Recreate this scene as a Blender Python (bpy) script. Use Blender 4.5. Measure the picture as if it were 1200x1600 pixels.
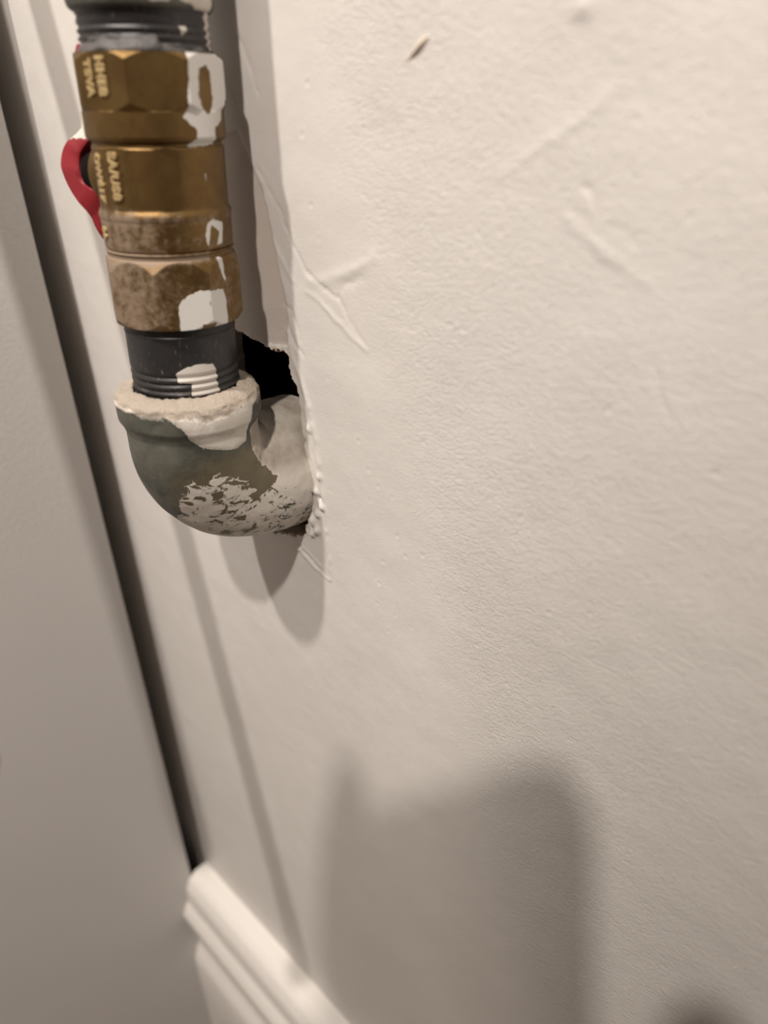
import bpy, bmesh, math, random
import numpy as np
from mathutils import Vector, Matrix, Euler, Quaternion
for o in list(bpy.data.objects): bpy.data.objects.remove(o)
sc = bpy.context.scene
COL = sc.collection
# ------------------------------------------------------------------ camera
# world: wall face is y=0 (room on the -y side), x to the right along the wall, z up, floor z=0 (metres)
CAM = Vector((0, -0.148, 0.76))
RM = np.array([[0.70101717, 0.71252697, -0.02966904], [-0.33844065, 0.36901703, 0.86561213], [0.62772036, -0.59676775, 0.49983537]])
cd = bpy.data.cameras.new('camera'); cam = bpy.data.objects.new('camera', cd); COL.objects.link(cam)
cam.matrix_world = Matrix.Translation(CAM) @ Matrix(RM.T.tolist()).to_4x4()
cd.sensor_fit = 'VERTICAL'; cd.sensor_height = 36; cd.sensor_width = 27; cd.lens = 27.0; cd.clip_start = .005
cd.dof.use_dof = True; cd.dof.focus_distance = 0.262; cd.dof.aperture_fstop = 6.5
sc.camera = cam
# ------------------------------------------------------------------ light
ELB = Vector((-.2150, -.0312, .6345))            # centre of the elbow bend
w = bpy.data.worlds.new('room_ambient'); sc.world = w; w.use_nodes = True
w.node_tree.nodes['Background'].inputs[0].default_value = (.86, .93, 1.0, 1)
w.node_tree.nodes['Background'].inputs[1].default_value = .08
def lamp(name, d, dist, power, size, color):
    l = bpy.data.lights.new(name, 'AREA'); l.shape = 'DISK'; l.size = size; l.energy = power; l.color = color
    o = bpy.data.objects.new(name, l); COL.objects.link(o)
    d = Vector(d).normalized(); o.location = ELB + d * dist
    o.rotation_euler = (-d).to_track_quat('-Z', 'Y').to_euler()
    return o
lamp('room_lamp', (-.08, -1, 1.75), 1.15, 9.9, .042, (1, .925, .855))
lamp('room_lamp.001', (.68, -1, 1.65), 1.15, 9.9, .042, (1, .925, .855))
vs = sc.view_settings; vs.view_transform = 'Standard'; vs.look = 'None'; vs.exposure = 0.0; vs.gamma = 1; vs.use_curve_mapping = False

# ------------------------------------------------------------------ helpers
def tag(o, label=None, cat=None, group=None, kind=None):
    for k, v in (('label', label), ('category', cat), ('group', group), ('kind', kind)):
        if v: o[k] = v
    return o
def empty(name, loc, rot=(0, 0, 0)):
    o = bpy.data.objects.new(name, None); COL.objects.link(o); o.location = loc; o.rotation_euler = rot
    o.empty_display_size = .01; return o
def mesh_obj(name, V, F, mat, parent=None, smooth=True, attrs=None, loc=None, angle=None):
    me = bpy.data.meshes.new(name)
    me.from_pydata([tuple(map(float, v)) for v in V], [], [tuple(map(int, f)) for f in F])
    if attrs:
        for k, a in attrs.items():
            at = me.attributes.new(k, 'FLOAT', 'POINT'); at.data.foreach_set('value', np.asarray(a, np.float32))
    if mat: me.materials.append(mat)
    me.update()
    me.polygons.foreach_set('use_smooth', [smooth] * len(me.polygons))
    if angle is not None: me.set_sharp_from_angle(angle=math.radians(angle))
    o = bpy.data.objects.new(name, me); COL.objects.link(o)
    if parent: o.parent = parent
    if loc: o.location = loc
    return o
def bm_obj(name, bm, mat, parent=None, smooth=True, angle=40):
    bmesh.ops.recalc_face_normals(bm, faces=bm.faces)
    me = bpy.data.meshes.new(name); bm.to_mesh(me); bm.free(); me.materials.append(mat)
    me.polygons.foreach_set('use_smooth', [smooth] * len(me.polygons))
    me.set_sharp_from_angle(angle=math.radians(angle))
    o = bpy.data.objects.new(name, me); COL.objects.link(o)
    if parent: o.parent = parent
    return o
def grid_faces(nr, nc, closed=True):
    F = []
    for i in range(nr - 1):
        for j in range(nc if closed else nc - 1):
            k = (j + 1) % nc
            F.append((i * nc + j, i * nc + k, (i + 1) * nc + k, (i + 1) * nc + j))
    return F
def seg_d(X, Z, pts):
    """distance to polyline"""
    D = np.full(X.shape, 1e9)
    if len(pts) == 1: return np.hypot(X - pts[0][0], Z - pts[0][1])
    for (a, b), (c, d) in zip(pts[:-1], pts[1:]):
        ux, uz = c - a, d - b; L = ux * ux + uz * uz + 1e-9
        t = np.clip(((X - a) * ux + (Z - b) * uz) / L, 0, 1)
        D = np.minimum(D, np.hypot(X - a - t * ux, Z - b - t * uz))
    return D
def taper(X, Z, pts):
    """0..1 position along polyline chord, for fading ends"""
    a = np.array(pts[0]); b = np.array(pts[-1]); u = b - a
    t = ((X - a[0]) * u[0] + (Z - a[1]) * u[1]) / (u @ u + 1e-9)
    return np.clip(t, 0, 1)
def poly_sdf(X, Z, pts):
    """positive inside"""
    D = seg_d(X, Z, list(pts) + [pts[0]]); ins = np.zeros(X.shape, bool); n = len(pts)
    for i in range(n):
        x1, z1 = pts[i]; x2, z2 = pts[(i + 1) % n]
        c = ((z1 > Z) != (z2 > Z)) & (X < (x2 - x1) * (Z - z1) / (z2 - z1 + 1e-12) + x1)
        ins ^= c
    return np.where(ins, D, -D)
def vnoise(X, Z, s, seed):
    """smooth value noise, -1..1"""
    rs = np.random.RandomState(seed); T = rs.rand(64, 64) * 2 - 1
    x = np.asarray(X) / s + 500; z = np.asarray(Z) / s + 500
    i = np.floor(x).astype(int); j = np.floor(z).astype(int); u = x - i; v = z - j
    u = u * u * (3 - 2 * u); v = v * v * (3 - 2 * v); g = lambda a, b: T[a % 64, b % 64]
    return (g(i, j) * (1 - u) + g(i + 1, j) * u) * (1 - v) + (g(i, j + 1) * (1 - u) + g(i + 1, j + 1) * u) * v

# ------------------------------------------------------------------ node helpers
class NT:
    def __init__(s, name):
        s.m = bpy.data.materials.new(name); s.m.use_nodes = True; s.t = s.m.node_tree; s.b = s.t.nodes['Principled BSDF']
    def n(s, typ, **kw):
        nd = s.t.nodes.new(typ)
        for k, v in kw.items(): setattr(nd, k, v)
        return nd
    def lk(s, a, b): s.t.links.new(a, b)
    def val(s, inp, v):
        if hasattr(v, 'is_linked') or isinstance(v, bpy.types.NodeSocket): s.lk(v, inp)
        else: inp.default_value = v
    def math(s, op, a, b=0.0, c=0.0, clamp=False):
        nd = s.n('ShaderNodeMath', operation=op, use_clamp=clamp); s.val(nd.inputs[0], a); s.val(nd.inputs[1], b)
        if op in ('MULTIPLY_ADD',): s.val(nd.inputs[2], c)
        return nd.outputs[0]
    def attr(s, name): return s.n('ShaderNodeAttribute', attribute_name=name).outputs['Fac']
    def coord(s, scale=(1, 1, 1), rot=(0, 0, 0)):
        c = s.n('ShaderNodeTexCoord'); m = s.n('ShaderNodeMapping'); s.lk(c.outputs['Object'], m.inputs[0])
        m.inputs['Scale'].default_value = scale; m.inputs['Rotation'].default_value = rot; return m.outputs[0]
    def noise(s, scale, detail=3, rough=.5, vec=None, dist=0):
        nd = s.n('ShaderNodeTexNoise'); nd.inputs['Scale'].default_value = scale; nd.inputs['Detail'].default_value = detail
        nd.inputs['Roughness'].default_value = rough; nd.inputs['Distortion'].default_value = dist
        s.lk(vec if vec is not None else s.coord(), nd.inputs['Vector']); return nd.outputs['Fac']
    def voro(s, scale, vec=None, feature='F1'):
        nd = s.n('ShaderNodeTexVoronoi', feature=feature); nd.inputs['Scale'].default_value = scale
        s.lk(vec if vec is not None else s.coord(), nd.inputs['Vector']); return nd.outputs['Distance']
    def ramp(s, f, a, b, lo=0., hi=1.):
        nd = s.n('ShaderNodeMapRange', interpolation_type='SMOOTHSTEP'); s.val(nd.inputs[0], f)
        nd.inputs[1].default_value = a; nd.inputs[2].default_value = b; nd.inputs[3].default_value = lo; nd.inputs[4].default_value = hi
        return nd.outputs[0]
    def mix(s, f, a, b):
        nd = s.n('ShaderNodeMix', data_type='RGBA'); s.val(nd.inputs[0], f)
        for i, v in ((6, a), (7, b)):
            if isinstance(v, tuple): nd.inputs[i].default_value = (*v, 1)
            else: s.lk(v, nd.inputs[i])
        return nd.outputs[2]
    def mixf(s, f, a, b):
        nd = s.n('ShaderNodeMix', data_type='FLOAT'); s.val(nd.inputs[0], f); s.val(nd.inputs[2], a); s.val(nd.inputs[3], b); return nd.outputs[0]
    def bump(s, h, dist, strength=1.0, prev=None):
        nd = s.n('ShaderNodeBump'); s.val(nd.inputs['Height'], h); nd.inputs['Distance'].default_value = dist
        s.val(nd.inputs['Strength'], strength)
        if prev is not None: s.lk(prev, nd.inputs['Normal'])
        return nd.outputs[0]
    def out(s, color=None, rough=None, metal=None, normal=None, spec=None):
        B = s.b.inputs
        if color is not None:
            if isinstance(color, tuple): B['Base Color'].default_value = (*color, 1)
            else: s.lk(color, B['Base Color'])
        if rough is not None: s.val(B['Roughness'], rough)
        if metal is not None: s.val(B['Metallic'], metal)
        if spec is not None: s.val(B['Specular IOR Level'], spec)
        if normal is not None: s.lk(normal, B['Normal'])
        return s.m

# ------------------------------------------------------------------ materials (1 unit = 1 m, so scale 1000 = mm)
def mat_wall():
    t = NT('satin_wall_paint')
    st = t.attr('stipple'); hd = t.attr('hole_edge'); pt = t.attr('patch')
    big = t.noise(18, 3, .5)
    col = t.mix(t.ramp(big, .3, .7), (.69, .655, .61), (.72, .685, .64))
    # bare plaster and paper where the old paint was torn away
    pn = t.math('ADD', pt, t.math('MULTIPLY', t.math('SUBTRACT', t.noise(350, 4), .5), 1.4))
    col = t.mix(t.math('MULTIPLY', t.ramp(pn, -.1, .25), .55), col, (.47, .38, .31))
    hn = t.math('ADD', hd, t.math('MULTIPLY', t.math('SUBTRACT', t.noise(700, 4), .5), 1.6))
    col = t.mix(t.math('MULTIPLY', t.ramp(hn, .9, .2), .75), col, (.66, .54, .41))
    v1 = t.coord((1, 1, 2.0), (0, math.radians(22), 0))
    n1 = t.noise(420, 3, .55, v1, 1.2); n2 = t.noise(1500, 2, .6, v1, .6); n3 = t.noise(60, 2, .5)
    pits = t.ramp(t.voro(260), .05, .0)
    h = t.math('ADD', t.math('MULTIPLY', n1, .75), t.math('MULTIPLY', n2, .20))
    h = t.math('ADD', h, t.math('MULTIPLY', t.noise(900, 5, .75, v1, 2.0), .25))
    nb = t.bump(h, .00055, t.math('MULTIPLY', st, .8))
    nb = t.bump(n3, .0014, .35, nb)
    return t.out(col, .50, 0, nb, .65)
def mat_plaster():
    t = NT('broken_gypsum_edge')
    n = t.noise(600, 5, .7)
    return t.out(t.mix(n, (.50, .42, .33), (.72, .64, .54)), .95, 0, t.bump(n, .0008, .9))
def mat_simple(name, col, rough, bump=0, bscale=400, spec=.5, metal=0, var=.0, vscale=30):
    t = NT(name); c = col
    if var:
        c = t.mix(t.noise(vscale, 3), tuple(x * (1 - var) for x in col), tuple(min(1, x * (1 + var)) for x in col))
    nb = t.bump(t.noise(bscale, 3), bump, 1) if bump else None
    return t.out(c, rough, metal, nb, spec)
PAINT = (.66, .615, .555)
def mat_brass():
    t = NT('tarnished_brass')
    p = t.attr('paint'); d = t.attr('dust')
    vs_ = t.coord((1, 1, .25)); streak = t.noise(900, 3, .6, vs_)
    n = t.noise(90, 4, .6); fine = t.noise(1600, 4, .7)
    col = t.mix(t.ramp(n, .3, .7), (.135, .078, .027), (.195, .122, .043))
    col = t.mix(t.math('MULTIPLY', t.ramp(t.noise(45, 4, .6), .55, .75), .6), col, (.10, .055, .025))
    dn = t.math('ADD', d, t.math('MULTIPLY', t.math('SUBTRACT', t.noise(330, 6, .75), .5), 2.6))
    dust = t.math('MULTIPLY', t.ramp(dn, .35, 1.3), .62)
    col = t.mix(dust, col, (.36, .28, .215))
    pn = t.math('ADD', p, t.math('MULTIPLY', t.math('SUBTRACT', t.noise(420, 5, .65), .5), 2.0))
    wear = t.ramp(t.noise(420, 4, .6, t.coord((1, 1, .3))), .76, .70)
    pm = t.math('MULTIPLY', t.ramp(pn, -.05, .12), wear)
    col = t.mix(pm, col, (.66, .64, .60))
    rough = t.mixf(dust, t.mixf(t.noise(300, 3), .34, .50), .8); rough = t.mixf(pm, rough, .5)
    metal = t.math('MULTIPLY', t.mixf(dust, .80, .15), t.math('SUBTRACT', 1.0, pm))
    nb = t.bump(fine, .00012, .5); nb = t.bump(streak, .00008, .5, nb); nb = t.bump(pm, .00022, 1, nb)
    return t.out(col, rough, metal, nb)
def mat_nipple():
    t = NT('black_steel_pipe')
    p = t.attr('paint')
    sc_ = t.ramp(t.noise(1100, 4, .7, t.coord((1, 1, .35), (.5, .3, 0))), .60, .72)
    col = t.mix(t.noise(60, 3), (.018, .017, .018), (.050, .047, .046))
    col = t.mix(t.math('MULTIPLY', sc_, .75), col, (.24, .225, .21))
    g = t.attr('grime'); gn = t.ramp(t.math('ADD', g, t.math('MULTIPLY', t.math('SUBTRACT', t.noise(130, 5, .6, t.coord((1, 1, 2.2))), .5), 2.2)), .4, 1.0)
    col = t.mix(t.math('MULTIPLY', gn, .8), col, (.17, .155, .145))
    pm = t.ramp(t.math('ADD', p, t.math('MULTIPLY', t.math('SUBTRACT', t.noise(500, 4, .6), .5), .8)), -.05, .12)
    col = t.mix(pm, col, PAINT)
    nb = t.bump(t.noise(1400, 3), .00008, .6); nb = t.bump(gn, .0005, .8, nb); nb = t.bump(pm, .0003, 1, nb)
    return t.out(col, t.mixf(pm, t.mixf(gn, .42, .7), .5), t.mixf(t.math('MAXIMUM', pm, gn), .35, 0), nb)
def mat_elbow():
    t = NT('malleable_iron_with_paint')
    p = t.attr('paint'); f = t.attr('flaky'); ds = t.attr('dust'); br = t.attr('rust')
    base = t.mix(t.ramp(t.noise(70, 5, .6), .3, .7), (.060, .062, .052), (.125, .122, .098))
    rust = t.ramp(t.math('ADD', br, t.math('MULTIPLY', t.math('SUBTRACT', t.noise(220, 4, .6), .5), 9)), -2, 4)
    base = t.mix(t.math('MULTIPLY', rust, .8), base, (.150, .122, .070))
    v = t.coord((1.0, 1.0, 1.7), (.0, .0, .6))
    n1 = t.math('SUBTRACT', t.noise(210, 6, .62, v, .9), .5)
    n2 = t.math('SUBTRACT', t.noise(600, 4, .6), .5)
    f_ = t.math('ADD', t.math('MULTIPLY', n1, t.mixf(f, 1.5, 38.0)), t.math('MULTIPLY', n2, 1.2))
    e = t.math('ADD', p, f_)
    pm = t.ramp(e, -.12, .12)
    pc = t.mix(t.noise(500, 4, .7), (.60, .55, .475), PAINT)
    pc = t.mix(t.math('MULTIPLY', t.attr('film'), t.ramp(t.noise(120, 5, .65), .25, .75, .5, 1)), pc, (.30, .255, .205))
    dm = t.math('MULTIPLY', t.ramp(t.math('ADD', ds, t.math('MULTIPLY', n2, 3.0)), -.6, 1.2), t.ramp(t.noise(700, 5, .8), .2, .5, .6, 1))
    pc = t.mix(t.math('MULTIPLY', dm, .6), pc, (.66, .53, .40))
    pm = t.math('MAXIMUM', pm, t.math('MULTIPLY', dm, .95))
    col = t.mix(pm, base, pc)
    nb = t.bump(t.noise(330, 5, .65), .0006, .45); nb = t.bump(pm, .00035, 1, nb)
    nb = t.bump(t.math('MULTIPLY', dm, t.noise(900, 5, .8)), .0012, 1.0, nb)
    return t.out(col, t.mixf(pm, .46, .62), t.mixf(pm, .15, 0), nb, .45)
def mat_handle():
    t = NT('red_lever_enamel')
    p = t.attr('paint')
    pm = t.ramp(t.math('ADD', p, t.math('MULTIPLY', t.math('SUBTRACT', t.noise(500, 4, .65), .5), 1.6)), -.1, .12)
    col = t.mix(t.noise(80, 3), (.25, .016, .024), (.31, .026, .034)); col = t.mix(pm, col, (.78, .74, .66))
    return t.out(col, t.mixf(pm, .42, .35), 0, t.bump(pm, .0004, 1))

M_WALL = mat_wall(); M_PLASTER = mat_plaster()
M_BRASS = mat_brass(); M_NIP = mat_nipple(); M_ELBOW = mat_elbow(); M_HANDLE = mat_handle()
M_TRIM = mat_simple('glossy_white_trim', (.80, .755, .70), .30, .0003, 60, .5)
M_PANEL = mat_simple('grey_laminate_panel', (.60, .575, .55), .42, .00015, 500, .45, var=.03, vscale=6)
M_DARK = mat_simple('cavity_shade_black', (.012, .010, .009), .95)  # near-black colour stands for the shade inside the wall hole
M_FLOOR = mat_simple('brown_floor', (.22, .16, .11), .5, var=.2, vscale=8)
M_PHONE = mat_simple('black_glass', (.02, .02, .022), .2)
M_SKIN = mat_simple('skin', (.58, .36, .26), .55, .0002, 900)
M_CORD = mat_simple('added_cord_white', (.7, .68, .64), .5)

# ------------------------------------------------------------------ the wall
# features measured on the wall face: x in mm, z in mm relative to 760 mm above the floor
HOLE = [(-243.6,-77.5),(-237.8,-79.2),(-229.7,-78.8),(-223.1,-78.7),(-218.5,-79.8),(-213.6,-79.3),(-209.6,-81.3),(-203.7,-79.9),(-199.0,-80.4),(-198.7,-85.4),(-198.5,-88.7),(-195.5,-91.3),(-194.9,-94.6),(-194.8,-99.2),(-194.3,-113.3),(-192.9,-128.0),(-192.5,-133.6),(-194.4,-140.4),(-198.2,-147.5),(-198.3,-151.2),(-208.2,-154.9),(-219.2,-158.5),(-232,-154),(-241,-140),(-243,-125),(-243.5,-97.1)]
PATCH = [(-226.7,-18.3),(-219.1,-15.6),(-214.0,-14.9),(-210.1,-20.0),(-207.0,-25.7),(-203.7,-32.1),(-202.4,-39.3),(-200.7,-48.5),(-198.8,-57.1),(-197.4,-64.9),(-197.9,-77.6),(-216.7,-80.3),(-246.0,-79.5),(-244,-50),(-238,-28)]
RIDGES = [  # points, height mm, width mm
 ([(-114.7,-21.5),(-106.4,-16.6),(-100.3,-13.4),(-94.6,-9.7),(-90.1,-5.8),(-87.1,-4.2)], .28, 1.2),
 ([(-205.5,-24.5),(-201.3,-29.2),(-195.6,-36.8),(-192.1,-43.8),(-188.2,-48.9),(-186.1,-51.8),(-180.0,-55.2),(-171.6,-58.2),(-167.9,-63.6),(-160.1,-70.7)], -.38, .42),
 ([(-186.9,-58.2),(-180.5,-60.1),(-175.0,-63.4),(-168.2,-67.5),(-160.1,-71.2)], .38, .7),
 ([(-184.4,-54.9),(-173.9,-52.5),(-162.6,-47.9),(-156.0,-44.3)], .42, 1.6),
 ([(-171.9,-56.0),(-167,-52.6),(-161,-50.6)], -.3, 1.0),
 ([(-201.7,-44.8),(-197.7,-50.1),(-192.9,-56.2)], .35, .6),
 ([(-199.8,-63.7),(-195.2,-65.5),(-191.5,-74.1)], -.45, .45),
 ([(-196.7,-72.3),(-194.5,-76.4),(-190.8,-79.6)], -.5, .45),
 ([(-198.0,-73.3),(-196.9,-80.4),(-192.3,-89.1),(-189.2,-99.7),(-187.6,-111.0),(-187.4,-125.9),(-185.6,-135.5),(-185.8,-143.7)], .65, 1.0),
 ([(-185.8,-143.7),(-185.8,-154.8),(-186.2,-165.9)], .75, .55),
 ([(-191.3,-98.2),(-191.0,-112.3),(-189.9,-126.9)], .5, 1.1),
 ([(-208.4,-155.5),(-203.0,-160.0),(-195.7,-163.6),(-186.2,-165.9)], .55, .45),
 ([(-215.9,-160.6),(-206,-160.5),(-200.7,-157.9),(-191.7,-161.4)], .6, .5),
 ([(-205,-156.5),(-198,-160.8),(-190,-164.0)], -.5, .5),
 ([(-72.4,-54.2),(-69.2,-60.5),(-66.3,-67.0)], -.35, .5), ([(-70.0,-56.2),(-67.4,-61.5),(-64.9,-65.0)], .28, .7),
 ([(-92.9,-21.8),(-91.2,-23.4)], -.7, .7), ([(-95.8,-29.1),(-92.9,-31.0),(-85.5,-35.1),(-76.1,-39.6)], .40, 1.2),
 ([(-92.7,-23.8),(-90.8,-27.0)], .45, .6), ([(-95.3,-27.3),(-93.5,-28.2)], -.4, .8), ([(-84.5,-29.5),(-77.8,-33.5)], -.3, 1.4),
 ([(-96.5,8.8),(-95.9,9.0)], 1.3, 2.2),
 ([(-212.5,13),(-207.5,8),(-203.5,1),(-201.5,-5)], -.35, .5), ([(-215,-3),(-211.5,-9)], -.3, .4),
]
PINS = [(-171.9,-57.5),(-113.7,-33.1),(-117.1,-40.4),(-122.5,-38.5),(-131.2,-42.1),(-120.1,-34.2),(-124.5,-58.1),(-128.2,-57.7),(-138.0,-93.6),(-150.1,-130.8),(-157.1,-144.0),(-134.7,-142.1),(-131.9,-145.7),(-159.5,-154.1),(-146.5,-137.1),(-138.8,-133.2),(-91.3,-130.9),(-79.0,-124.9),(-87.5,-134.8),(-103.6,-164.9),(-115.8,-156.3),(-54.6,-75.2),(-81.2,-19.9),(-115.7,-5.2),(-81.2,-68.1),(-162.4,-111.2),(-158.2,-115.5),(-102.5,-104.7),(-124.3,-100.8),(-69.0,-26.0),(-90.6,-118.2),(-179.4,-2.7),(-183.1,-15.0),(-181.2,-33.0),(-65.7,-107.3),(-166.4,-102.3)]
BLOBS = [((-190.2,-129.1),1.0,1.2),((-187.3,-134.2),1.3,1.1),((-187.3,-122.2),1.0,1.1),((-193.1,-141.8),1.9,1.6),((-191.0,-145.3),1.8,1.5),((-190.0,-138),1.4,1.2),((-193.8,-148.2),1.6,1.2),((-190.8,-105),.8,1.3),((-187.8,-131.5),-1.0,.7)]
def build_wall():
    fx = np.arange(-300, -40, .72); fz = np.arange(-190, 26, .72)
    xs = np.concatenate([[-1300, -700, -500, -420, -388, -370, -350, -330, -315], fx, [-38, -30, -20, 0, 30, 80, 200, 500, 1200]])
    zs = np.concatenate([[-760, -600, -500, -400, -330, -280, -240, -215, -200], fz, [27, 35, 50, 90, 200, 500, 1000, 1640]])
    X, Z = np.meshgrid(xs, zs); nr, nc = X.shape
    Y = np.zeros_like(X)                                   # + = proud of the wall, mm
    fade = np.clip((X + 300) / 12, 0, 1) * np.clip((-42 - X) / 8, 0, 1) * np.clip((Z + 190) / 12, 0, 1) * np.clip((26 - Z) / 6, 0, 1)
    wx = X + .5 * vnoise(X, Z, 3, 1); wz = Z + .5 * vnoise(X, Z, 3, 2)
    for pts, h, wd in RIDGES:
        d = seg_d(wx, wz, pts); t = taper(X, Z, pts)
        a = np.exp(-(d / wd) ** 2) * (.35 + .65 * np.sin(np.pi * np.clip(t, .12, .88)))
        Y += (.62 if X[0,0] < 0 and pts[0][0] > -180 else .85) * h * a * (1 + .35 * vnoise(X, Z, 2.2, 5))
    for (a, b), h, r in BLOBS:
        d = np.hypot(wx - a, (wz - b) * .8); Y += h * np.exp(-(d / r) ** 2.5)
    rs = random.Random(4)
    pins = PINS + [(rs.uniform(-185, -45), rs.uniform(-185, 20)) for _ in range(60)]
    for k, (a, b) in enumerate(pins):
        s = 1.0 if k < len(PINS) else .55
        d = np.hypot(X - a, Z - b); Y += s * (-.42 * np.exp(-(d / .5) ** 2) + .06 * np.exp(-((d - 1.1) / .5) ** 2))
    patch = poly_sdf(wx, wz, PATCH)
    Y -= .38 * np.clip(patch / .5 + .5, 0, 1)
    Y += .12 * vnoise(X, Z, 14, 7) + .18 * vnoise(X, Z, 40, 8)
    Y *= fade
    hn = .55 * vnoise(X, Z, 1.6, 11) + .9 * vnoise(X, Z, 4.5, 12)
    hs = poly_sdf(X + .6 * vnoise(X, Z, 2.2, 13), Z + .9 * vnoise(X, Z, 1.3, 14), HOLE)   # + inside the hole
    hs = hs + .35 * hn
    out = -hs
    Y += np.where(out < 3, .28 * np.exp(-(out / 1.2) ** 2) * vnoise(X, Z, 1.8, 15), 0)     # rough lip
    # move border vertices on to the edge
    gz, gx = np.gradient(out, zs, xs); g2 = gx * gx + gz * gz + 1e-6
    mv = (out < 0) & (out > -1.1)
    X2 = np.where(mv, X - out * gx / g2 * .9, X); Z2 = np.where(mv, Z - out * gz / g2 * .9, Z)
    X2 = np.where(np.abs(X2 - X) < .8, X2, X); Z2 = np.where(np.abs(Z2 - Z) < .8, Z2, Z)
    idx = np.arange(nr * nc).reshape(nr, nc)
    q = np.stack([idx[:-1, :-1], idx[:-1, 1:], idx[1:, 1:], idx[1:, :-1]], -1)
    oc = (out[:-1, :-1] + out[:-1, 1:] + out[1:, 1:] + out[1:, :-1]) / 4
    keep = oc > 0
    faces = q[keep].reshape(-1, 4)
    V = np.stack([X2.ravel() / 1e3, -Y.ravel() / 1e3, Z2.ravel() / 1e3 + .76], 1)
    used = np.zeros(len(V), bool); used[faces.ravel()] = True
    remap = np.cumsum(used) - 1
    # stipple: weak on the smoothed plaster strip beside the pipe, full on the open wall
    st = np.clip((X + 172 + .25 * (Z + 60)) / 34, .22, 1) * (1 - .75 * np.clip(1.0 - np.abs(X + 150 + .5 * Z + 30) / 1, 0, 0))
    o = mesh_obj('wall_back', V[used], remap[faces], M_WALL, attrs={'stipple': st.ravel()[used], 'hole_edge': out.ravel()[used], 'patch': patch.ravel()[used]})
    tag(o, kind='structure')
    # torn edge of the hole: board thickness
    from collections import Counter
    cnt = Counter()
    fl = faces[(np.abs(oc[keep]) < 4)]
    E = {}
    for f in fl:
        for a, b in ((f[0], f[1]), (f[1], f[2]), (f[2], f[3]), (f[3], f[0])):
            k = (min(a, b), max(a, b)); E[k] = E.get(k, 0) + 1
    ol = out.ravel()
    edges = [e for e, c in E.items() if c == 1 and ol[e[0]] < .75 and ol[e[1]] < .75]
    vi = sorted({i for e in edges for i in e}); mp = {v: n for n, v in enumerate(vi)}; n = len(vi)
    P = V[vi]; rr = np.random.RandomState(3)
    layers = [P]
    cx, cz = -.219, .76 - .122
    for k, (dy, sp) in enumerate(((.0012, -.0003), (.004, .0006), (.008, .0004), (.0127, .0012))):
        L = P.copy(); L[:, 1] = P[:, 1] + dy
        dx = P[:, 0] - cx; dz = P[:, 2] - cz; r = np.hypot(dx, dz)
        j = sp + rr.uniform(-.0005, .0005, n); L[:, 0] += dx / r * j; L[:, 2] += dz / r * j
        layers.append(L)
    F = []
    for l in range(4):
        for a, b in edges: F.append((l * n + mp[a], l * n + mp[b], (l + 1) * n + mp[b], (l + 1) * n + mp[a]))
    r = mesh_obj('torn_edge', np.concatenate(layers), F, M_PLASTER, o, smooth=False)
    r['label'] = 'torn crumbly plaster edge around the hole'
    return o
wall = build_wall()
# raised hooked paint chip near the top of the wall
def chip():
    bm = bmesh.new()
    pts = [(-145.2, -.2, .10), (-142.6, 1.4, .35), (-140.2, 2.9, .95), (-138.2, 4.3, 1.15), (-136.3, 5.6, .7), (-135.4, 6.1, .15)]
    rows = []
    for i, (x, z, h) in enumerate(pts):
        wd = [.25, .5, 1.15, 1.25, .8, .2][i]
        rows.append([bm.verts.new((x / 1e3 + ox * wd / 1e3 * .6, -(h * k) / 1e3 + .0002, .76 + z / 1e3 + oz * wd / 1e3)) for ox, oz, k in ((-.5, .9, .0), (-.25, .5, .8), (0, 0, 1.0), (.3, -.45, .55), (.5, -.8, .0))])
    for a, b in zip(rows[:-1], rows[1:]):
        for j in range(4): bm.faces.new((a[j], a[j + 1], b[j + 1], b[j]))
    c = bm_obj('paint_chip', bm, M_WALL, wall); c['label'] = 'small raised curl of paint casting a dark shadow'
chip()
# cavity behind the wall board: back and four sides, coloured black for shade
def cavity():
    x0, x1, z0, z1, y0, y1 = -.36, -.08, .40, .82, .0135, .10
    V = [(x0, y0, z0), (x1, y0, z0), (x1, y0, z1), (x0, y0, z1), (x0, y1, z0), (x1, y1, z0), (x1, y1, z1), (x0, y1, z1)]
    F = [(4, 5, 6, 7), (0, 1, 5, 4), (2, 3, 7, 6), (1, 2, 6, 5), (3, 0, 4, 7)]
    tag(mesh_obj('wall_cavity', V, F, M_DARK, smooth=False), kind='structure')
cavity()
def box(name, lo, hi, mat, parent=None, bev=0):
    bm = bmesh.new(); bmesh.ops.create_cube(bm, size=1)
    for v in bm.verts: v.co = Vector([lo[i] + (v.co[i] + .5) * (hi[i] - lo[i]) for i in range(3)])
    if bev: bmesh.ops.bevel(bm, geom=bm.edges[:], offset=bev, segments=3, affect='EDGES')
    return bm_obj(name, bm, mat, parent)
tag(box('floor', (-1.3, -2.2, -.03), (1.2, 0, 0), M_FLOOR), kind='structure')
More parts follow.
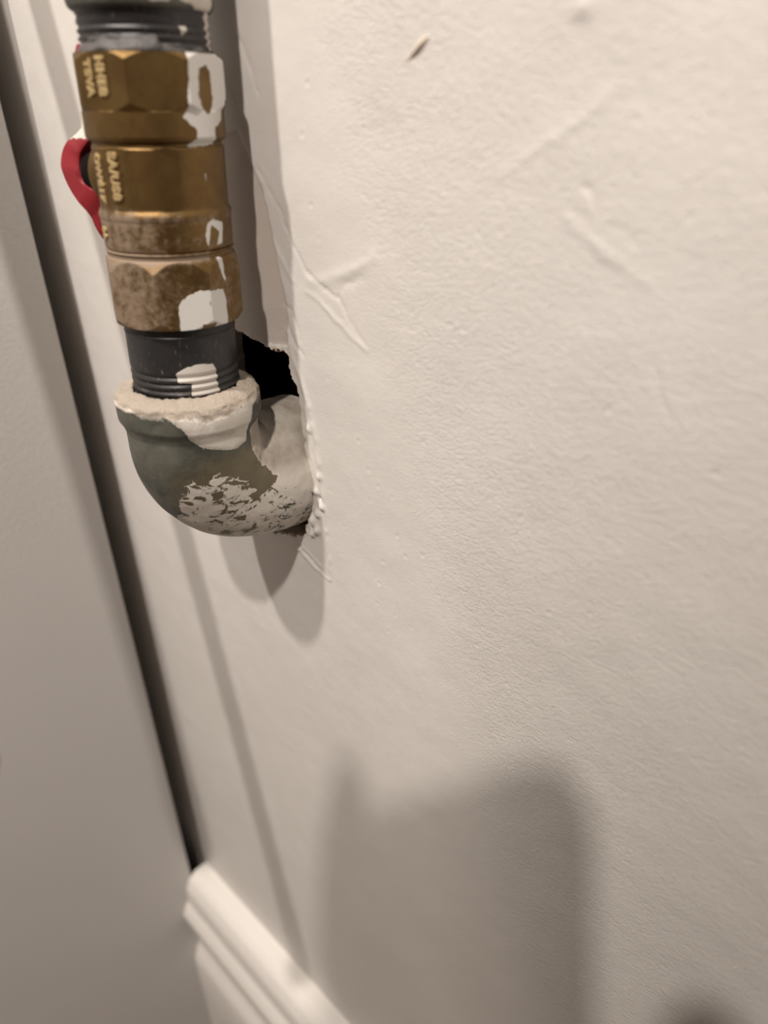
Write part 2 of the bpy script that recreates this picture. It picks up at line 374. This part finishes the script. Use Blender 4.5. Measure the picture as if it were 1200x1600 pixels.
# baseboard with a moulded cap
def baseboard():
    prof = [(0, .2440), (.0045, .2435), (.0095, .2400), (.0138, .2320), (.0150, .2240), (.0150, .2190), (.0185, .2130), (.0210, .2070), (.0206, .2010), (.0180, .1910), (.0148, .1780), (.0140, .1700), (.0142, .1660), (.0200, .1530), (.0212, .1480), (.0212, .004), (.0206, .0), (0, 0)]
    P = []
    for i, (a, b) in enumerate(prof[:-1]):
        a2, b2 = prof[i + 1]
        for k in range(3): P.append((a + (a2 - a) * k / 3, b + (b2 - b) * k / 3))
    P.append(prof[-1]); P = [((.148 - (.148 - a) * .9635) if a > 0 else 0, .76 + (b - .76) * .9635 if b > .01 else b) for a, b in P]
    xs = [-.3564, .1, 1.2]; V = [(x, -t - .0002, z) for x in xs for t, z in P]; n = len(P)
    F = [(i * n + j, i * n + j + 1, (i + 1) * n + j + 1, (i + 1) * n + j) for i in range(2) for j in range(n - 1)] + [tuple(range(n)), tuple(range(3 * n - 1, 2 * n - 1, -1))]
    tag(mesh_obj('baseboard_back', V, F, M_TRIM, angle=50), kind='structure')
baseboard()
# cabinet whose flat grey side stands at the left, a hair off the wall
cab = empty('cabinet', (-.6565, -.30, 0)); tag(cab, 'grey cabinet with smooth flat side panel filling the left edge, beside the black gap', 'cabinet')
def cabbox(name, lo, hi, mat=M_PANEL, bev=.0008):
    o = box(name, lo, hi, mat, bev=bev); o.parent = cab; o.matrix_parent_inverse = Matrix.Translation(-cab.location); return o
CT = 1.055
cabbox('side_panel', (-.3745, -.62, .0), (-.3565, -.0130, CT))
cabbox('side_panel', (-.9565, -.62, .0), (-.9385, -.0130, CT))
cabbox('back_panel', (-.938, -.019, .05), (-.375, -.0132, CT-.03))
cabbox('door', (-.9375, -.638, .05), (-.3755, -.621, CT - .01))
cabbox('top_panel', (-.938, -.61, CT - .02), (-.375, -.0195, CT - .001))

# ------------------------------------------------------------------ plumbing, lying along one slightly tilted axis
TILT = -.045
def pthing(name, zb, label, cat):
    R = Matrix.Rotation(TILT, 3, 'X')
    o = empty(name, ELB + R @ Vector((0, 0, zb / 1e3)), (TILT, 0, 0)); o['zb'] = zb
    return tag(o, label, cat)
def pmesh(name, V, F, mat, th, attrs=None, smooth=True, angle=None):
    V = np.array(V, float); V[:, 2] -= th['zb']; return mesh_obj(name, V / 1e3, F, mat, th, smooth, attrs, angle=angle)
def wrap_xy(X, Y):  # degrees
    return np.degrees(np.arctan2(Y, X))
# ---- elbow
def rad(s): return np.interp(s, [0, 1.2, 3, 5, 7, 9, 11, 13, 20, 36, 48, 56, 64, 75], [20.9, 22.3, 22.9, 23.0, 23.0, 22.9, 21.9, 21.3, 21.4, 21.6, 22.6, 23.6, 24, 24])
def elbow():
    th = pthing('pipe_elbow', -26, 'grey iron pipe elbow splashed with flaking white paint, turning into the wall hole', 'pipe elbow')
    RB, TOP, END = 22., 39., 44.; L1 = TOP - RB; LA = RB * np.pi / 2; L3 = END - RB
    S = np.concatenate([np.arange(0, 14, .4), np.arange(14, L1 + LA + L3 + .1, .6)]); NT_ = 200
    T = np.linspace(0, 2 * np.pi, NT_, endpoint=False)
    V = []; A = []
    # inner bore rim and rounded top face
    for ri, zz in ((16.6, TOP - 1), (16.8, TOP + 1.0), (17.6, TOP + .9), (19.4, TOP + .3)):
        for t in T: V.append((ri * np.sin(t), -ri * np.cos(t), zz)); A.append((-3 + (ri - 17) * .5, t))
    for s in S:
        if s < L1: c = (0, TOP - s); d = (0, -1)
        elif s < L1 + LA:
            a = (s - L1) / RB; c = (RB - RB * np.cos(a), RB - RB * np.sin(a)); d = (np.sin(a), -np.cos(a))
        else: c = (RB + s - L1 - LA, 0); d = (1, 0)
        n = (d[1], -d[0])
        for t in T:
            r = rad(s); V.append((r * np.sin(t), c[0] + n[0] * r * np.cos(t), c[1] + n[1] * r * np.cos(t))); A.append((s, t))
    V = np.array(V); A = np.array(A); s = A[:, 0]; deg = np.degrees(A[:, 1]); deg = np.where(deg > 200, deg - 360, deg)
    u = deg * np.pi / 180 * 21.5
    # casting lumps + grainy dried plaster on the top rim
    N = V.copy(); c3 = np.zeros_like(V)
    lump = .35 * vnoise(s, u, 9, 21) + .14 * vnoise(s, u, 3, 22)
    rim = np.clip((5 - s) / 3, 0, 1) * (.35 * vnoise(s * 1.2, u, 1.1, 23) + .35 * vnoise(s, u, 2.6, 24))
    E1 = [(-8, -190), (-8, 220), (1, 150), (5, 118), (11, 113), (16, 110), (17, 94), (16, 82), (14, 66), (11, 58), (7.3, 53), (4.2, 45), (3, 38), (2.6, 20), (3.4, 5), (3.6, -10), (4.4, -22), (4, -40), (5, -120), (4, -190)]
    E2 = [(34, -5), (30.5, 20), (26.5, 38), (23, 58), (24.5, 78), (31, 84), (37.5, 87), (43, 96), (46, 108), (37, 114), (24.5, 116), (12.5, 119), (11, 150), (12, 220), (90, 220), (90, 0), (46, -5)]
    k = np.pi / 180 * 21.5
    sc2 = lambda P: [(a, b * k) for a, b in P]
    w1 = poly_sdf(s, u, sc2(E1)); w2 = poly_sdf(s, u, sc2(E2))
    paint = np.maximum(w1, np.minimum(w2, 2.2))
    thick = np.clip(w1 / .8, 0, 1) * .35
    disp = lump + rim + thick
    # outward direction
    nx = np.sin(A[:, 1]); out = np.zeros_like(V)
    ang = np.clip((s - L1) / RB, 0, np.pi / 2)
    dy, dz = np.sin(ang), -np.cos(ang)
    out[:, 0] = nx; out[:, 1] = dz * np.cos(A[:, 1]); out[:, 2] = -dy * np.cos(A[:, 1])
    V = V + out * disp[:, None]
    V[:NT_ * 4, 2] += (.5 * vnoise(V[:NT_ * 4, 0], V[:NT_ * 4, 1], 1.3, 25) + .4 * vnoise(V[:NT_ * 4, 0], V[:NT_ * 4, 1], 3, 26))
    lo = np.clip((s - 20) / 6, 0, 1)
    side = np.clip((deg - 25) / 10, 0, 1) * np.clip((104 - deg) / 22, .0, 1)
    flaky = np.where(w1 > -2.5, 0, lo * (.12 + .88 * side * np.clip((70 - s) / 14, .55, 1)))
    dust = 3.2 - s + 1.2 * vnoise(s, u, 3, 27) + np.clip((deg - 45) / 20, 0, 1) * 1.2
    dust = np.where(s <= 0, 4, dust)
    rust = 13 - np.hypot((s - 33) * .8, (deg - 88) * k * .5)
    film = np.clip((deg - 104) / 14, 0, 1) * np.clip((w2 + 1) / 2, 0, 1)
    b = pmesh('body', V, grid_faces(len(S) + 4, NT_), M_ELBOW, th, dict(paint=paint, flaky=flaky, dust=dust, rust=rust, film=film))
    return th
elbow()
# ---- pipe nipples
def tube(name, zs_r, mat, th, attrf=None, n=160):
    T = np.linspace(-np.pi, np.pi, n, endpoint=False); V = []
    for z, r in zs_r:
        for t in T: V.append((r * np.cos(t), r * np.sin(t), z))
    V = np.array(V); az = np.degrees(np.tile(T, len(zs_r))); z = V[:, 2]; at = attrf(az, z) if attrf else None
    return pmesh(name, V, grid_faces(len(zs_r), n), mat, th, at, angle=60)
def thread(z0, z1, pitch, r, depth):
    P = []; z = z0
    while z < z1 - pitch / 2:
        P += [(z, r), (z + pitch * .3, r), (z + pitch * .5, r - depth), (z + pitch * .7, r - depth)]; z += pitch
    return P
def azp(P, az, z, r): return poly_sdf(az * np.pi / 180 * r, z, [(a * np.pi / 180 * r, b) for a, b in P])
th = pthing('pipe_nipple', 36, 'short scratched black pipe nipple between the valve and the elbow', 'pipe nipple')
NPL = [(-41,47.4),(-33.1,49.0),(-17.7,50.1),(-0.2,49.5),(4.5,46.6),(3.5,43.4),(6,40),(-27,40),(-25.4,44.1),(-39.4,44.6)]
zz = thread(36, 47, 2.2, 16.7, .75) + [(47.2, 16.7)] + [(47.2 + .5 * i, 16.7) for i in range(1, 22)] + [(58.2, 16.9), (58.8, 16.3), (60, 16.6), (60.6, 16.1), (66, 16.1)]
tube('pipe', zz, M_NIP, th, lambda az, z: dict(paint=azp(NPL, az, z, 16.7), grime=np.clip((43 - z) / 4, -1, .4) + 0 * az))
th2 = pthing('pipe_nipple.001', 126, 'dark threaded pipe nipple smeared with grey sealant, above the brass valve', 'pipe nipple')
zz = [(124, 16.2)] + [(129.5, 16.4)] + thread(130, 137.4, 1.8, 16.9, .55) + [(137.5, 16.9), (139, 16.5), (139.5, 16.9), (144, 16.9)]
UP = [(1.1, 136.6), (10.1, 136.7), (7.7, 135.0), (3.5, 134.2)]; UR = [(36, 141), (70, 141), (70, 131), (44, 131.5), (40, 135)]
def upat(az, z):
    g = np.clip((133.8 + 1.2 * vnoise(az * .3, z, 4, 31) - z) / 1.5, -.6, 1) + np.clip((-20 - az) / 60, -.2, .45)
    return dict(paint=np.maximum(azp(UP, az, z, 16.7), azp(UR, az, z, 16.7)), grime=g)
tube('pipe', zz, M_NIP, th2, upat)
# grey thread sealant squeezed out on the valve mouth
def sealant():
    T = np.linspace(-np.pi, np.pi, 160, endpoint=False); V = []
    prof = [(16.6, 134.2), (17.4, 133.6), (18.0, 132.6), (18.5, 131.6), (18.7, 130.9), (18.2, 130.4), (16.5, 130.2)]
    for i, (r, z) in enumerate(prof):
        for t in T:
            k = .5 + .5 * vnoise(np.array(t * 18.), np.array(z), 3.5, 41); a = math.degrees(t)
            big = 1.0 if a < -20 else .55
            V.append(((16.4 + (r - 16.4) * (.45 + .75 * k) * big ** .5) * math.cos(t), (16.4 + (r - 16.4) * (.45 + .75 * k) * big ** .5) * math.sin(t), 130.5 + (z - 130.5) * (.3 + .9 * k) * big))
    pmesh('thread_sealant', V, grid_faces(len(prof), 160), mat_simple('grey_pipe_dope', (.085, .078, .074), .6, .0008, 400, var=.5, vscale=300), th2)
sealant()
# fitting above (its lower rim only is in view, the rest goes on up and turns)
th3 = pthing('pipe_coupling', 140, 'paint-splashed iron pipe coupling at the very top above the brass valve', 'pipe coupling')
zz = [(141.2, 16.0), (140.3, 16.8), (140.2, 17.6), (140.8, 18.3), (142, 18.7), (147, 18.8), (152, 18.8), (168, 19.1), (171, 19.3), (178, 19.3), (180, 18.6), (180, 16)]
zf = []
for (a, b), (c, d) in zip(zz[:-1], zz[1:]):
    for i in range(4): zf.append((a + (c - a) * i / 4, b + (d - b) * i / 4))
zf.append(zz[-1])
def cpat(az, z):
    p = np.maximum(azp([(-42, 170), (-35, 142.6), (-22, 141.2), (-8, 141.2), (-6, 142.6), (8, 141), (25, 139.6), (42, 139.6), (45, 170)], az, z, 21), azp([(-130, 170), (-120, 144), (-75, 142.6), (-40, 143), (-35, 170)], az, z, 21))
    zr = 0 * az
    return dict(paint=p, flaky=zr + .04, dust=zr - 8, rust=zr - 20, film=zr + .45 * (az < -5))
tube('body', zf, M_ELBOW, th3, cpat)
zr_ = [(179 + i * 10, 16.7) for i in range(40)]
thr = pthing('riser_pipe', 178, 'dark steel riser pipe continuing up above the coupling', 'pipe'); tube('pipe', zr_, M_NIP, thr, lambda az, z: dict(paint=0 * z - 9, grime=0 * z - 3), n=48)
# ---- ball valve
V0 = -24.0
valve = pthing('ball_valve', 60.5, 'brass gas ball valve spotted with white paint, red lever on its left side', 'valve')
def oct_r(az, apo): 
    a = (az - V0 + 22.5) % 45 - 22.5
    return apo / np.cos(np.radians(a))
P1 = [(-0.8,130.9),(12,131.6),(25.3,131.9),(52.9,128.6),(37.2,115.0),(24.9,113.5),(25.5,109.5),(-8.2,109.0),(3.4,111.0),(2.4,113.4),(-8.2,115.9),(-4.2,118.0),(-1.3,126.6)]
P1IN = [(11.2,127.2),(20.6,128.2),(26,126.4),(24.9,118.3),(15.8,116.5),(8.0,120.8)]
P2 = [(4.4,89.4),(12.8,90.6),(25.6,89.2),(22.6,83.6),(13.4,83.0),(19.5,87.0),(10.5,88.8),(4.7,83.5),(2.5,86.2)]
P3 = [(-29.6,66.6),(-28,68.6),(-22.7,70.4),(-9.7,71.9),(16.6,71.3),(20.2,67.0),(19.2,60.9),(2,60.4),(2,62.4),(-9,62.2),(-12,59.6),(-29.7,58.8)]
P4 = [(10.5,80.4),(19.6,80.0),(22.0,73),(18.5,73)]
P5 = [(5,104),(14,103),(13,96),(9,97)]
def valve_attrs(az, z):
    p = np.maximum.reduce([np.minimum(azp(P1, az, z, 19), -azp(P1IN, az, z, 19)), azp(P2, az, z, 19), azp(P3, az, z, 19), azp(P4, az, z, 19) - .15, azp(P5, az, z, 19) - .9])
    d = np.clip((94 - z) / 16, -.8, .52) + .5 * np.exp(-((z - 91.0) / 1.6) ** 2) + .9 * np.exp(-((z - 80.8) / 1.1) ** 2) * (az < 5) + np.clip((-30 - az) / 70, 0, .5) * (z < 95)
    return dict(paint=p, dust=d)
def ring_mesh(name, zs, rf, th, n=256):
    T = np.linspace(-180, 180, n, endpoint=False); V = []; AZ = []
    for z in zs:
        for t in T:
            r = rf(z, t); V.append((r * math.cos(math.radians(t)), r * math.sin(math.radians(t)), z)); AZ.append(t)
    V = np.array(V); return pmesh(name, V, grid_faces(len(zs), n), M_BRASS, th, valve_attrs(np.array(AZ), V[:, 2]), angle=28)
def body_r(z, t):
    prof = np.interp(z, [82.0, 82.6, 84.0, 90.3, 90.9, 91.8, 92.4, 93.4, 108.6, 109.2, 109.9, 110.5, 111.2, 117.2, 117.6, 119.2, 129.0, 130.8], [17.6, 18.3, 18.45, 18.5, 18.7, 18.75, 18.55, 18.0, 18.2, 17.6, 17.55, 18.6, 19.0, 19.0, 19.0, 20.3, 20.3, 18.9])
    if z > 117.3: return min(prof, oct_r(t, 18.75))
    if 93 < z < 109: return min(prof, oct_r(t, 17.75) + .12)
    return prof
zs = np.concatenate([np.arange(82, 93.5, .25), np.arange(93.5, 108.5, .8), np.arange(108.5, 119.6, .22), np.arange(119.6, 128.5, .6), np.arange(128.5, 130.81, .2)])
ring_mesh('body', zs, body_r, valve)
def cap_r(z, t):
    prof = np.interp(z, [60.6, 61.0, 63.2, 76.5, 80.0, 80.4, 81.2, 81.8, 82.2], [17.0, 18.7, 20.15, 20.15, 18.6, 18.1, 18.1, 18.65, 17.9])
    return min(prof, oct_r(t, 18.6)) if z < 80.3 else prof
zs = np.concatenate([np.arange(60.6, 64.2, .2), np.arange(64.2, 75, .6), np.arange(75, 82.3, .18)])
ring_mesh('end_cap', zs, cap_r, valve)
def annulus(name, z, r0, r1, up):
    T = np.linspace(0, 2 * np.pi, 128, endpoint=False); V = [(r0 * np.cos(t), r0 * np.sin(t), z) for t in T] + [(r1 * np.cos(t), r1 * np.sin(t), z) for t in T]
    F = [(j, (j + 1) % 128, 128 + (j + 1) % 128, 128 + j) for j in range(128)]
    if up: F = [f[::-1] for f in F]
    pmesh(name, V, F, M_BRASS, valve, dict(paint=[-5.] * 256, dust=[-.5] * 256))
annulus('mouth', 130.75, 16, 18.8, True); annulus('mouth', 60.65, 16, 17.1, False)
# raised lettering cast on the body
M_LET = mat_simple('polished_brass_highlight', (.50, .37, .18), .40, metal=.5)  # polished letters, brass lightened to stand for their highlights
def letters(txt, name, az0, z_top, size, r, extr=.55, rot=-1, wx=1.0):
    cu = bpy.data.curves.new(name, 'FONT'); cu.body = txt; cu.size = size; cu.extrude = extr; cu.bevel_depth = .3; cu.bevel_resolution = 1; cu.offset = .05; cu.space_character = 1.12; cu.resolution_u = 3
    ob = bpy.data.objects.new('tmp', cu); COL.objects.link(ob)
    dg = bpy.context.evaluated_depsgraph_get(); me = bpy.data.meshes.new_from_object(ob.evaluated_get(dg)); bpy.data.objects.remove(ob)
    V = []
    for v in me.vertices:
        x, y, h = v.co            # x runs down the pipe, y to the right of it
        a = az0 + math.degrees((y * wx) / r); rr = r + h
        V.append((rr * math.cos(math.radians(a)), rr * math.sin(math.radians(a)), z_top - x))
    F = [tuple(p.vertices) for p in me.polygons]
    n = len(V); V = np.array(V)
    o = pmesh(name, V, F, M_LET, valve, None, angle=35)
    o['label'] = 'raised cast lettering'
letters('HHE8', 'lettering', -71, 129.6, 3.3, 18.8, .3)
letters('TSVA', 'lettering', -83.5, 129.0, 3.3, 18.95, .3)
letters('SA/US8', 'lettering', -75.5, 107.8, 3.5, 18.0, .3)
letters('CW617', 'lettering', -96, 107.4, 3.5, 18.05, .3)
letters('80', 'lettering', -101, 88.5, 2.8, 18.45, .35)
# stem, nut and lever on the left side
SA = math.radians(-159); nv = Vector((math.cos(SA), math.sin(SA), 0)); tv = Vector((-math.sin(SA), math.cos(SA), 0))   # tv points to the camera side
ZS = 101.0
def axial(name, prof, mat, sides=48, attrs=None):
    V = []
    for d, r in prof:
        for k in range(sides):
            a = 2 * math.pi * k / sides; p = nv * d + tv * (r * math.cos(a)) + Vector((0, 0, ZS + r * math.sin(a))); V.append(tuple(p))
    F = grid_faces(len(prof), sides) + [tuple(range(len(V) - sides, len(V)))]
    return pmesh(name, V, F, mat, valve, attrs(len(V)) if attrs else None, angle=35)
br = lambda n: dict(paint=[-5.] * n, dust=[-.6] * n)
axial('stem_boss', [(14, 9.2), (17.5, 9.2), (19.2, 8.6), (19.8, 7.6), (19.8, 2)], M_BRASS, attrs=br)
axial('stem', [(17.5, 7.2), (23.0, 6.2), (24.6, 5.8), (25.0, 4)], mat_simple('stem_shade_black', (.006, .005, .005), .9, spec=.1))  # stem widened and coloured black to stand for shade inside the lever
axial('nut', [(25.0, 5.0), (25.8, 5.0), (26.0, 4.2)], mat_simple('zinc_nut', (.45, .42, .38), .4, metal=.9), 6)
def lever():
    # outline in (distance from the axis, height); outer edge then inner edge
    outer = [(22.0, 133.6), (22.9, 132.6), (23.9, 129), (24.4, 124), (24.6, 117), (25.0, 113.6), (26.4, 111.6), (29.4, 109.4), (31.4, 107.0), (32.4, 103.6), (32.1, 100.0), (30.9, 96.4), (28.8, 93.0), (27.2, 90.8), (26.6, 89.0), (26.2, 86.0), (25.4, 83.6), (24.6, 82.4)]
    inner = [(20.8, 133.2), (20.8, 132.0), (21.6, 129), (22.0, 124), (22.1, 117), (22.2, 112.2), (22.9, 109.6), (24.6, 107.2), (25.4, 105.2), (25.6, 102.6), (25.2, 99.8), (23.8, 98.0), (22.0, 97.0), (20.8, 95.2), (20.8, 92.6), (21.4, 88.0), (22.4, 84.2), (23.6, 82.5)]
    def wdt(z): return np.interp(z, [82, 85, 90, 95, 102, 108, 112, 118, 130, 134], [1.6, 2.6, 3.4, 5.4, 6.2, 5.2, 2.9, 2.6, 2.9, 2.0])
    V = []; paint = []; n = len(outer)
    def sm(P, k=4):
        R = []
        for i in range(len(P) - 1):
            p0 = P[max(i - 1, 0)]; p1 = P[i]; p2 = P[i + 1]; p3 = P[min(i + 2, len(P) - 1)]
            for j in range(k):
                t = j / k
                R.append(tuple(.5 * ((2 * p1[c]) + (-p0[c] + p2[c]) * t + (2 * p0[c] - 5 * p1[c] + 4 * p2[c] - p3[c]) * t * t + (-p0[c] + 3 * p1[c] - 3 * p2[c] + p3[c]) * t ** 3) for c in (0, 1)))
        R.append(P[-1]); return R
    outer = sm(outer); inner = sm(inner)
    for (od, oz), (idd, iz) in zip(outer, inner):
        zc = (oz + iz) / 2; wd = wdt(zc); pr = min(.9, abs(od - idd) * .3)
        ring = [(od - pr, oz, wd), (od, oz, wd - .8), (od, oz, -wd + .8), (od - pr, oz, -wd), (idd + pr, iz, -wd), (idd, iz, -wd + .8), (idd, iz, wd - .8), (idd + pr, iz, wd)]
        for dd, z, t in ring:
            V.append(tuple(nv * dd + tv * t + Vector((0, 0, z))))
            e = (z - 110.2) * .8 if z < 122 else (127.5 - z) * .8      # arm painted, tip still red
            e = min(e, 3)
            if dd > 29: e += (dd - 29) * 1.5
            paint.append(e)
    R8 = len(outer); F = grid_faces(R8, 8) + [tuple(range(8)), tuple(range((R8 - 1) * 8, R8 * 8))[::-1]]
    F = [f[::-1] for f in F]
    o = pmesh('lever', V, F, M_HANDLE, valve, dict(paint=paint), angle=40); o['label'] = 'red lever handle with white painted arm'
lever()

# ------------------------------------------------------------------ phone and hand taking the picture (outside the frame; they cast the shadow at the bottom)
CX, CY, CZ = (Vector(RM[i]) for i in range(3))
def cpt(x, y, z): return CAM + CX * x + CY * y + CZ * z
def phone():
    o = empty('smartphone', cpt(-.048, -.112, .004)); tag(o, 'black phone just outside the frame that casts the rounded rectangular shadow on the wall', 'phone')
    def slab(name, x0, x1, y0, y1, z0, z1, rc, mat):
        bm = bmesh.new(); pts = []
        for cx_, cy_, a0 in ((x1 - rc, y1 - rc, 0), (x0 + rc, y1 - rc, 90), (x0 + rc, y0 + rc, 180), (x1 - rc, y0 + rc, 270)):
            for k in range(9): a = math.radians(a0 + k * 90 / 8); pts.append((cx_ + rc * math.cos(a), cy_ + rc * math.sin(a)))
        top = [bm.verts.new(cpt(a, b, z1)) for a, b in pts]; bot = [bm.verts.new(cpt(a, b, z0)) for a, b in pts]; n = len(pts)
        bm.faces.new(top); bm.faces.new(bot[::-1])
        for i in range(n): bm.faces.new((bot[i], bot[(i + 1) % n], top[(i + 1) % n], top[i]))
        m = bm_obj(name, bm, mat); m.parent = o; m.matrix_parent_inverse = Matrix.Translation(-o.location)
    slab('body', -.083, -.0065, -.112, .055, .004, .012, .013, M_PHONE)
    slab('screen', -.081, -.0085, -.110, .053, .0121, .0124, .011, M_PHONE)
phone()
def person():
    J = []; Ed = []; Rd = []
    def addw(p, r, par=None):
        J.append(Vector(p)); Rd.append(r)
        if par is not None: Ed.append((par, len(J) - 1))
        return len(J) - 1
    def add(p, r, par=None): return addw(cpt(*p), r, par)
    def fing(pts, rs, par):
        for p, r in zip(pts, rs): par = add(p, r, par)
    pel = addw((.34, -1.20, .80), .15); be = addw((.24, -1.02, .94), .14, pel); ch = addw((.13, -.82, 1.08), .13, be)
    nk = addw((.04, -.70, 1.20), .055, ch); hb = addw((-.05, -.61, 1.28), .080, nk); hc = addw((-.148, -.525, 1.348), .130, hb); addw((-.150, -.514, 1.420), .102, hc)  # unseen head placed to shade the lower right of the wall
    addw((-.168, -.440, 1.312), .030, hc)                                        # nose and chin side of the face
    for hip, kne, foot, toe in (((.26, -1.26, .76), (.10, -1.16, .42), (.22, -1.34, .07), (.10, -1.26, .04)), ((.44, -1.14, .76), (.34, -.94, .42), (.46, -1.14, .07), (.36, -1.04, .04))):
        a = addw(hip, .095, pel); a = addw(kne, .065, a); a = addw(foot, .042, a); addw(toe, .036, a)
    # left arm and hand
    sh = addw((-.02, -.86, 1.12), .065, ch); el = addw((-.01, -.60, .83), .042, sh)
    wr = add((-.150, -.175, .070), .026, el); pm = add((-.150, -.070, .050), .034, wr); kn = add((-.122, -.035, .038), .031, pm)
    fing([(-.104, -.022, .026), (-.098, .018, .018), (-.090, .048, .012), (-.079, .073, .010)], [.0155, .0135, .0105, .0075], kn)
    fing([(-.106, -.040, .022), (-.0925, -.020, .008), (-.090, -.012, -.0055), (-.078, -.008, -.0055)], [.011, .0085, .0075, .007], kn)
    fing([(-.108, -.062, .020), (-.094, -.046, .008), (-.090, -.038, -.0055), (-.078, -.034, -.0055)], [.011, .0085, .0075, .007], kn)
    fing([(-.112, -.086, .022), (-.096, -.072, .008), (-.090, -.064, -.0050), (-.080, -.060, -.0055)], [.010, .0080, .0072, .0065], pm)
    fing([(-.106, -.092, .052), (-.084, -.066, .036), (-.064, -.042, .0235)], [.014, .011, .0095], pm)
    # right arm and hand
    sh = addw((.28, -.66, 1.10), .065, ch); el = addw((.33, -.42, .82), .042, sh)
    wr = add((.065, -.185, .060), .026, el); pm = add((.046, -.125, .045), .028, wr); kn = add((.036, -.080, .036), .024, pm)
    fing([(.030, -.046, .028), (.021, -.014, .022), (.012, .007, .020)], [.012, .0105, .0085], kn)
    fing([(.034, -.060, .024), (.022, -.046, .012), (.007, -.042, .010)], [.011, .0095, .0078], kn)
    fing([(.036, -.080, .022), (.022, -.068, .011), (.007, -.064, .010)], [.011, .0095, .0078], kn)
    fing([(.036, -.102, .024), (.022, -.090, .012), (.007, -.086, .010)], [.010, .0085, .007], pm)
    fing([(.024, -.108, .050), (.002, -.082, .036), (-.018, -.060, .0235)], [.014, .011, .0095], pm)
    me = bpy.data.meshes.new('body'); me.from_pydata([tuple(j) for j in J], Ed, []); me.materials.append(M_SKIN)
    o = bpy.data.objects.new('body', me); COL.objects.link(o)
    o.modifiers.new('s', 'SKIN')
    for i, r in enumerate(Rd): me.skin_vertices[0].data[i].radius = (r, r)
    me.skin_vertices[0].data[0].use_root = True
    o.modifiers.new('u', 'SUBSURF').levels = 2
    dg = bpy.context.evaluated_depsgraph_get(); m2 = bpy.data.meshes.new_from_object(o.evaluated_get(dg)); bpy.data.objects.remove(o)
    m2.polygons.foreach_set('use_smooth', [True] * len(m2.polygons))
    p = bpy.data.objects.new('person', m2); COL.objects.link(p)
    tag(p, 'person crouching outside the frame, hands on the phone, head placed to shade the lower right wall', 'person')
person()
# unseen cord added left of the frame, shaped to cast the thin slanting shadow
def cord():
    C0 = CAM
    pts = [(-.60, -.20, 1.068 - .76), (-.42, -.165 + .148 - .03, .312), (-.372, -.025, .322), (-.352, -.035, .30), (-.327, -.0, .0)]
    top = C0 + Vector((-.3201, .0879, .0861)); bot = C0 + Vector((-.2584, .0345, -.180))
    d = (top - bot).normalized()
    P = [Vector((-.62, -.30, 1.0635)), Vector((-.50, -.12, 1.0635)), Vector((-.415, -.035, 1.064)), Vector((-.372, -.025, 1.0655)), top + d * .205, top + d * .06, top, (top + bot) / 2, bot]
    rr_ = [.005] * 8 + [.0055]
    V = []; n = 12
    fine = []
    for i in range(len(P) - 1):
        for k in range(6): fine.append((P[i].lerp(P[i + 1], k / 6), .0075))
    fine.append((bot, .0075)); e = -d
    for k, r_ in ((.004, .0082), (.012, .0086), (.040, .0086), (.048, .006), (.050, .002)): fine.append((bot + e * k, r_))
    for i, (p, r_) in enumerate(fine):
        a = fine[min(i + 1, len(fine) - 1)][0] - fine[max(i - 1, 0)][0]; q = a.to_track_quat('Z', 'Y')
        for k in range(n):
            t = 2 * math.pi * k / n; V.append(tuple(p + q @ Vector((r_ * math.cos(t), r_ * math.sin(t), 0))))
    o = mesh_obj('added_shadow_cord', V, grid_faces(len(fine), n) + [tuple(range(len(V) - n, len(V)))], M_CORD)
    tag(o, 'added cord outside the frame, shaped to cast a thin slanting shadow below the elbow', 'cord')
cord()
